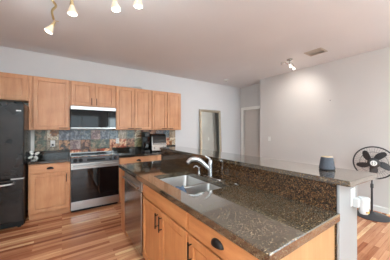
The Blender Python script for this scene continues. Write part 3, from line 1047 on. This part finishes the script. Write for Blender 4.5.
def ring_pts(r_, h, n_=48): return [hub + axx * h + (sid * math.cos(2 * PI * i / n_) + up * math.sin(2 * PI * i / n_)) * r_ for i in range(n_ + 1)]


def wire_ring(bm, r_, h, t_, n_=48, k=6):
    rings = []
    for i in range(n_):
        a = 2 * PI * i / n_
        rad = sid * math.cos(a) + up * math.sin(a)
        c = hub + axx * h + rad * r_
        rings.append([c + (rad * math.cos(2 * PI * q / k) + axx * math.sin(2 * PI * q / k)) * t_ for q in range(k)])
    rings.append(rings[0])
    loft(bm, rings, cap0=False, cap1=False)
    bmesh.ops.remove_doubles(bm, verts=bm.verts, dist=1e-6)


for s_, nm in ((1, 'front_guard'), (-1, 'rear_guard')):
    bm = BM()
    wire_ring(bm, 0.17, s_ * 0.050 + 0.0, 0.0016)
    wire_ring(bm, 0.10, s_ * 0.060 + 0.0, 0.0016)
    for i in range(44):
        a = 2 * PI * i / 44
        P = []
        for r_, h in ((0.055, 0.064), (0.12, 0.058), (0.18, 0.048), (0.225, 0.028), (RG, 0.004)):
            b = a + 0.35 * (r_ - 0.055)
            P.append(hub + axx * (s_ * h) + (sid * math.cos(b) + up * math.sin(b)) * r_)
        tube(bm, P, 0.0008, 4)
    obj(nm, bm, M_fan, pf)
bm = BM(); wire_ring(bm, RG, 0.0, 0.0105, 64, 10)
obj('guard_ring', bm, M_fan, pf, smooth=60)
bm = BM(); lathe(bm, [(0.076, 0.052), (0.079, 0.064), (0.066, 0.074), (0.04, 0.076)], hub, 28, axx)
hb = obj('guard_cap', bm, M_fan, pf, smooth=40)
bm = BM(); lathe(bm, [(0.042, 0.0755), (0.041, 0.0775)], hub, 24, axx)
em = obj('emblem_disc', bm, M_white, hb, label='white round emblem')
bm = BM()
for s_ in (-1, 1):
    pts = []
    for i in range(7):
        a = R(-62 + 124 * i / 6)
        pts.append(hub + axx * 0.0785 + sid * s_ * (0.005 + 0.013 * math.cos(a)) + up * 0.026 * math.sin(a))
    tube(bm, pts, 0.0036, 6)
obj('emblem', bm, M_fan, em, label='dark bracket-shaped mark')
for k in range(5):
    a0 = R(41 + 72 * k)
    rows = []
    for j in range(9):
        t_ = j / 8
        r_ = 0.045 + 0.175 * t_
        wd = 0.30 * (0.55 + 0.75 * math.sin(PI * min(1, 0.12 + 0.8 * t_))) * (0.045 + 0.05 * t_) / max(r_, 0.06) * 2.1
        row = []
        for i in range(7):
            s_ = i / 6 - 0.5
            a = a0 + wd * s_ * 1.7 + 0.28 * t_
            row.append(hub + axx * (0.012 + 0.045 * s_) + (sid * math.cos(a) + up * math.sin(a)) * (r_ - 0.02 * (2 * s_) ** 2 * t_))
        rows.append(row)
    bm = BM(); loft(bm, rows, close=False, cap0=False, cap1=False)
    bl = obj('blade', bm, M_fan, pf, smooth=60)
    sm = bl.modifiers.new('thick', 'SOLIDIFY'); sm.thickness = 0.003
bm = BM(); lathe(bm, [(0.05, -0.02), (0.05, 0.03), (0.03, 0.045)], hub, 24, axx)
obj('hub', bm, M_fan, pf, smooth=40)
bm = BM(); box(bm, -0.035, 0.035, -0.03, 0.03, 0.70, 0.785)
bm.transform(Matrix.Translation((pfx, pfy, 0)) @ Matrix.Rotation(math.atan2(axx.y, axx.x), 4, 'Z'))
obj('switch_box', bm, M_fan, pf, bevel=0.008)

# ---------------------------------------------------------------- leaning mirror
mr = thing('floor_mirror', 'tall floor mirror in a silver frame leaning on the back wall', 'mirror', (3.575, YB - 0.12, 0))
W2, H2 = 0.395, 1.985
LEAN = math.atan2(0.08, H2)


def lean(bm):
    bm.transform(Matrix.Translation((3.575, YB - 0.102, 0)) @ Matrix.Rotation(-LEAN, 4, 'X'))
    return bm


bm = BM()
prof = [(0, 0.0), (0, -0.012), (0.006, -0.018), (0.03, -0.014), (0.062, -0.024), (0.070, -0.020), (0.072, -0.008)]
rings = []
for ins, yy in prof:
    rings.append([(-W2 + ins, yy, ins), (W2 - ins, yy, ins), (W2 - ins, yy, H2 - ins), (-W2 + ins, yy, H2 - ins)])
loft(bm, rings, cap0=True, cap1=False)
obj('frame', lean(bm), M_silver, mr)
bm = BM(); box(bm, -W2 + 0.070, W2 - 0.070, -0.0085, -0.004, 0.070, H2 - 0.070)
obj('mirror_glass', lean(bm), M_mirror, mr, label='clear mirror glass')

# ---------------------------------------------------------------- ceiling things
sdm = thing('smoke_detector', 'small round white smoke detector on the ceiling before the hall', 'smoke detector', (3.77, 3.99, ZC))
bm = BM(); lathe(bm, [(0.066, 0), (0.066, -0.016), (0.058, -0.03), (0.03, -0.036)], (3.77, 3.99, ZC), 28)
obj('body', bm, M_white, sdm, smooth=40)
bm = BM(); lathe(bm, [(0.012, -0.034), (0.01, -0.039)], (3.77, 3.99, ZC), 12)
obj('test_button', bm, M_darkgrey, sdm)

vx0, vx1, vy0, vy1 = 3.60, 3.86, 1.515, 1.80
vt = thing('ceiling_vent', 'rectangular louvred air vent in the ceiling', 'vent', ((vx0 + vx1) / 2, (vy0 + vy1) / 2, ZC))
bm = BM()
fw = 0.028
for (a, b, c_, d_) in ((vx0, vx1, vy0, vy0 + fw), (vx0, vx1, vy1 - fw, vy1), (vx0, vx0 + fw, vy0 + fw, vy1 - fw), (vx1 - fw, vx1, vy0 + fw, vy1 - fw)):
    box(bm, a, b, c_, d_, ZC - 0.010, ZC)
M_vent = plain('vent_paint', lin(196, 182, 168), 0.5)
obj('frame', bm, M_vent, vt)
obj('duct_opening', box(BM(), vx0 + fw, vx1 - fw, vy0 + fw, vy1 - fw, ZC - 0.0015, ZC - 0.0005), plain('duct_dark', lin(58, 48, 42), 0.8), vt)
for k in range(7):
    x = vx0 + fw + 0.014 + (vx1 - vx0 - 2 * fw - 0.028) * k / 6
    bm = BM()
    s_ = -1 if k < 4 else 1
    hexa(bm, [(x - 0.006, vy0 + fw, ZC - 0.003), (x - 0.006 - 0.006 * s_, vy0 + fw, ZC - 0.016), (x - 0.006, vy1 - fw, ZC - 0.003), (x - 0.006 - 0.006 * s_, vy1 - fw, ZC - 0.016),
              (x - 0.004, vy0 + fw, ZC - 0.003), (x - 0.004 - 0.006 * s_, vy0 + fw, ZC - 0.016), (x - 0.004, vy1 - fw, ZC - 0.003), (x - 0.004 - 0.006 * s_, vy1 - fw, ZC - 0.016)])
    obj('louvre', bm, M_vent, vt)


def lamp_head(par, base, aim, glass, metal, s=1.0, stem=0.03):
    """a swivel spot head: joint, socket cup, glass bell"""
    base = Vector(base)
    aim = Vector(aim).normalized()
    bm = BM()
    lathe(bm, [(0.006 * s, -0.004), (0.012 * s, 0.0), (0.013 * s, 0.012 * s), (0.010 * s, 0.018 * s), (0.016 * s, 0.024 * s), (0.019 * s, 0.05 * s), (0.017 * s, 0.055 * s)], base, 16, aim)
    hd = obj('lamp_head', bm, metal, par, smooth=40)
    bm = BM()
    lathe(bm, [(0.017 * s, 0.05 * s), (0.020 * s, 0.06 * s), (0.028 * s, 0.085 * s), (0.037 * s, 0.108 * s), (0.041 * s, 0.122 * s), (0.040 * s, 0.130 * s), (0.030 * s, 0.136 * s), (0.012 * s, 0.138 * s)], base, 20, aim)
    obj('glass_shade', bm, glass, hd, smooth=50, label='frosted glass shade')
    return base + aim * 0.15 * s


def lamp_light(name, kind, loc, power, color, aim=None, size=0.04, angle=80, blend=0.6):
    l = bpy.data.lights.new(name, kind)
    l.energy = power
    l.color = color
    l.shadow_soft_size = size
    if kind == 'SPOT':
        l.spot_size = R(angle); l.spot_blend = blend
    o = bpy.data.objects.new(name, l)
    o.location = loc
    if aim is not None:
        o.rotation_euler = Vector(aim).to_track_quat('-Z', 'Y').to_euler()
    C.objects.link(o)


# serpentine brass track over the kitchen aisle
TZ = 2.63
tl = thing('track_light', 'curved brass track light with frosted bell shades at the top', 'track light', (0.45, 1.85, ZC))
tp = spline([(-0.075, 2.60, TZ - 0.035), (-0.085, 2.50, TZ), (-0.05, 2.38, TZ + 0.004), (-0.075, 2.27, TZ), (0.00, 2.17, TZ), (0.10, 2.12, TZ), (0.17, 1.99, TZ), (0.32, 1.93, TZ), (0.42, 1.83, TZ), (0.48, 1.72, TZ), (0.62, 1.66, TZ), (0.72, 1.55, TZ)], 6)
bm = BM(); tube(bm, tp, 0.011, 10)
obj('track', bm, M_brass, tl, smooth=60)
for (x, y) in ((0.30, 1.938), (0.655, 1.632)):
    bm = BM(); lathe(bm, [(0.005, TZ), (0.005, ZC - 0.02)], (x, y, 0), 10); obj('stem', bm, M_brass, tl, smooth=40)
    bm = BM(); lathe(bm, [(0.05, ZC), (0.05, ZC - 0.012), (0.02, ZC - 0.024)], (x, y, 0), 24); obj('canopy', bm, M_brass, tl, smooth=40)
warm = (0.92, 1.0, 1.0)
for (bx, aim) in (((-0.065, 2.60, TZ - 0.06), (-0.38, 0.05, -0.8)), ((0.075, 2.135, TZ - 0.025), (0.04, 0.0, -1)), ((0.385, 1.862, TZ - 0.018), (0.14, -0.08, -1)), ((0.55, 1.685, TZ - 0.012), (0.05, 0.15, -0.9))):
    e = lamp_head(tl, bx, aim, M_lamp, M_brass)
    lamp_light('track_lamp', 'POINT', e + Vector(aim).normalized() * 0.02, 1.3, warm, None, 0.04)
bm = BM(); tube(bm, [(-0.075, 2.60, TZ - 0.05), (-0.03, 2.575, TZ - 0.055)], 0.004, 8); obj('swivel_pin', bm, M_brass, tl)

# added uplighters, unseen behind the camera, bouncing fill light off the ceiling
for (gx, gy, gw, lab) in ((-0.1, -1.5, 330, 'added brass uplighter for fill light, out of view behind the camera'), (2.9, -2.1, 165, 'added brass uplighter for fill light, out of view behind the camera to the right')):
    pd = thing('fill_uplighter', lab, 'added uplighter', (gx, gy, 0), 0, 'added fill uplighters')
    bm = BM(); lathe(bm, [(0.15, 0), (0.15, 0.015), (0.02, 0.03), (0.012, 0.05), (0.012, 1.70)], (gx, gy, 0), 28); obj('stand', bm, M_brass, pd, smooth=40)
    bm = BM(); lathe(bm, [(0.02, 1.69), (0.10, 1.73), (0.17, 1.80), (0.165, 1.80), (0.09, 1.74), (0.02, 1.71)], (gx, gy, 0), 32); obj('bowl', bm, M_brass, pd, smooth=60)
    lamp_light('fill_uplight', 'SPOT', (gx, gy, 1.78), gw, (0.75, 0.935, 1.0), (0, 0, 1), 0.08, 165, 0.5)

# small chrome spotlight cluster
cx, cy = 3.70, 2.12
sl = thing('ceiling_spotlight', 'small chrome ceiling spotlight cluster near the vent', 'ceiling light', (cx, cy, ZC))
bm = BM(); lathe(bm, [(0.055, ZC), (0.055, ZC - 0.012), (0.03, ZC - 0.026), (0.012, ZC - 0.03), (0.010, ZC - 0.085)], (cx, cy, 0), 24)
obj('canopy', bm, M_chrome, sl, smooth=40)
bm = BM(); tube(bm, spline([(cx - 0.07, cy + 0.05, ZC - 0.06), (cx - 0.03, cy + 0.02, ZC - 0.09), (cx, cy, ZC - 0.085), (cx + 0.03, cy - 0.03, ZC - 0.08), (cx + 0.045, cy - 0.05, ZC - 0.13)], 5), 0.008, 10)
obj('arm', bm, M_chrome, sl, smooth=60)
lamp_head(sl, (cx - 0.07, cy + 0.05, ZC - 0.055), (-0.3, 0.9, -0.25), M_chrome, M_chrome, 0.6)
lamp_head(sl, (cx + 0.00, cy - 0.00, ZC - 0.085), (-0.15, -0.35, -0.8), M_bulb, M_chrome, 0.62)
lamp_head(sl, (cx + 0.045, cy - 0.05, ZC - 0.13), (0.5, 0.1, -0.75), M_bulb, M_chrome, 0.55)
lamp_light('spot_lamp', 'SPOT', (cx + 0.05, cy + 0.0, ZC - 0.20), 12, (1.0, 0.96, 0.9), (0.80, 0.26, -0.56), 0.05, 104, 1.0)

lamp_light('spot_lamp', 'SPOT', (cx - 0.16, cy + 0.24, ZC - 0.12), 16, (0.96, 0.97, 1.0), (-0.25, 0.9, -0.62), 0.04, 105, 0.9)

# nail on the wall
bm = BM(); lathe(bm, [(0.004, -0.002), (0.004, 0.012), (0.008, 0.013), (0.008, 0.016)], (XR, 1.72, 2.0), 10, (-1, 0, 0))
solo('wall_nail', bm, M_bronze, 'small dark nail high on the right-hand wall', 'nail', (XR, 1.72, 2.0))

# ---------------------------------------------------------------- small things on the back counter
# four-lobed white ornament with its cord to the outlet
ox, oy, oz = -0.368, 4.0, CT
wo = thing('ornament', 'small white four-lobed corded ornament with a dark centre beside the fridge', 'ornament', (ox, oy, oz))
cen = Vector((ox, oy - 0.01, oz + 0.085))
fn = Vector((0.15, -1, 0.15)).normalized()
su = fn.cross(Vector((0, 0, 1))).normalized() * -1
sv = su.cross(fn).normalized() * -1
if sv.z < 0: sv = -sv
for k in range(4):
    a0 = R(45 + 90 * k - 12)
    rows = []
    for j in range(7):
        t_ = j / 6
        r_ = 0.014 + 0.068 * t_
        wd = 0.029 * math.sin(PI * (0.18 + 0.66 * t_))
        row = []
        for i in range(5):
            s_ = (i / 4 - 0.5) * 2
            dx = su * math.cos(a0) + sv * math.sin(a0)
            dy_ = -su * math.sin(a0) + sv * math.cos(a0)
            row.append(cen + dx * r_ + dy_ * wd * s_ * 0.8 + fn * (0.012 * (1 - s_ * s_) + 0.006 * s_))
        rows.append(row)
    bm = BM(); loft(bm, rows, close=False, cap0=False, cap1=False)
    pe = obj('lobe', bm, M_white, wo, smooth=60)
    sm = pe.modifiers.new('thick', 'SOLIDIFY'); sm.thickness = 0.004
bm = BM(); lathe(bm, [(0.018, -0.02), (0.019, 0.012), (0.012, 0.02)], cen, 18, fn); obj('centre', bm, M_black, wo, smooth=40, label='dark round centre')
bm = BM(); lathe(bm, [(0.04, 0), (0.04, 0.006), (0.012, 0.012)], (ox, oy + 0.03, oz), 20); tube(bm, [(ox, oy + 0.03, oz + 0.008), cen - fn * 0.012], 0.006, 8)
obj('stand', bm, M_white, wo, smooth=40)
bm = BM()
tube(bm, spline([(ox + 0.02, oy + 0.04, oz + 0.006), (-0.32, 4.26, oz + 0.006), (-0.27, 4.40, oz + 0.05), (-0.19, 4.425, 1.06), (-0.142, YB - 0.05, 1.125)], 8), 0.0035, 6)
obj('cord', bm, plain('dark_cord', lin(44, 62, 60), 0.5), wo, smooth=60)
obj('plug', box(BM(), -0.156, -0.126, YB - 0.05, YB - 0.0212, 1.108, 1.146), M_black, wo, bevel=0.005)

# tall narrow black appliance
kx, ky = 1.545, 4.22
km = thing('coffee_maker', 'tall narrow black coffee maker left of the countertop oven', 'coffee maker', (kx, ky, CT))
obj('base', box(BM(), kx - 0.062, kx + 0.062, ky - 0.12, ky + 0.12, CT, CT + 0.05), M_black, km, bevel=0.01)
obj('column', box(BM(), kx - 0.058, kx + 0.058, ky + 0.02, ky + 0.12, CT + 0.048, CT + 0.36), M_black, km, bevel=0.012)
obj('brew_head', box(BM(), kx - 0.062, kx + 0.062, ky - 0.11, ky + 0.12, CT + 0.33, CT + 0.44), M_black, km, bevel=0.015)
bm = BM(); lathe(bm, [(0.05, 0), (0.058, 0.02), (0.06, 0.08), (0.048, 0.14), (0.05, 0.15)], (kx, ky - 0.055, CT + 0.051), 24)
cf = obj('carafe', bm, M_blackglass, km, smooth=40)
bm = BM(); lathe(bm, [(0.052, 0.15), (0.052, 0.165), (0.02, 0.172)], (kx, ky - 0.055, CT + 0.051), 24); obj('lid', bm, M_black, cf, smooth=40)

tx0, tx1, ty0, ty1 = 1.645, 2.0, 4.10, 4.42
to = thing('countertop_oven', 'stainless countertop oven with a dark window at the end of the counter', 'countertop oven', ((tx0 + tx1) / 2, 4.26, CT))
TT = CT + 0.395
bm = BM()
loft(bm, [[(x, ty0, CT + 0.02), (x, ty0, TT - 0.14), (x, ty0 + 0.02, TT - 0.05), (x, ty0 + 0.06, TT - 0.012), (x, ty0 + 0.11, TT), (x, ty1 - 0.02, TT), (x, ty1, TT - 0.02), (x, ty1, CT + 0.02)] for x in (tx0, tx1)])
obj('body', bm, M_dwsteel, to, bevel=0.004)
bm = BM()
rows = [[(x, ty0 - 0.004, TT - 0.20), (x, ty0 - 0.004, TT - 0.14), (x, ty0 + 0.016, TT - 0.048), (x, ty0 + 0.045, TT - 0.019)] for x in (tx0 + 0.012, tx1 - 0.012)]
loft(bm, rows, close=False, cap0=False, cap1=False)
wn = obj('window', bm, M_blackglass, to)
sm = wn.modifiers.new('thick', 'SOLIDIFY'); sm.thickness = 0.003
bm = BM(); tube(bm, [(tx0 + 0.03, ty0 - 0.035, TT - 0.222), (tx1 - 0.03, ty0 - 0.035, TT - 0.222)], 0.010, 12)
for x in (tx0 + 0.06, tx1 - 0.06): tube(bm, [(x, ty0 + 0.001, TT - 0.222), (x, ty0 - 0.035, TT - 0.222)], 0.007, 8)
obj('handle', bm, M_chrome, to, smooth=40)
for x in (tx0 + 0.07, tx1 - 0.07):
    bm = BM(); lathe(bm, [(0.02, -0.001), (0.02, 0.006), (0.015, 0.018)], (x, ty0, CT + 0.09), 16, (0, -1, 0)); obj('knob', bm, M_chrome, to, smooth=40)
for x in (tx0 + 0.04, tx1 - 0.04):
    for y in (ty0 + 0.04, ty1 - 0.04):
        bm = BM(); lathe(bm, [(0.014, 0), (0.016, 0.02)], (x, y, CT), 12); obj('foot', bm, M_black, to)

# pale folded sheet lying on top of the wall cabinets
bm = BM()
rows = []
for j in range(6):
    t_ = j / 5
    rows.append([(1.14 + 0.36 * (i / 8) + 0.01 * t_, 4.22 + 0.22 * t_, UZ1 + 0.003 + (0.055 + 0.04 * i / 8 + 0.006 * math.sin(4 * i / 8 * PI)) * t_ ** 1.5) for i in range(9)])
loft(bm, rows, close=False, cap0=False, cap1=False)
ps = solo('paper_sheet', bm, M_white, 'pale sheet of paper lying on top of the two-door wall cabinet', 'paper', (1.34, 4.26, UZ1), smooth=60)
sm = ps.modifiers.new('thick', 'SOLIDIFY'); sm.thickness = 0.002; sm.offset = 1
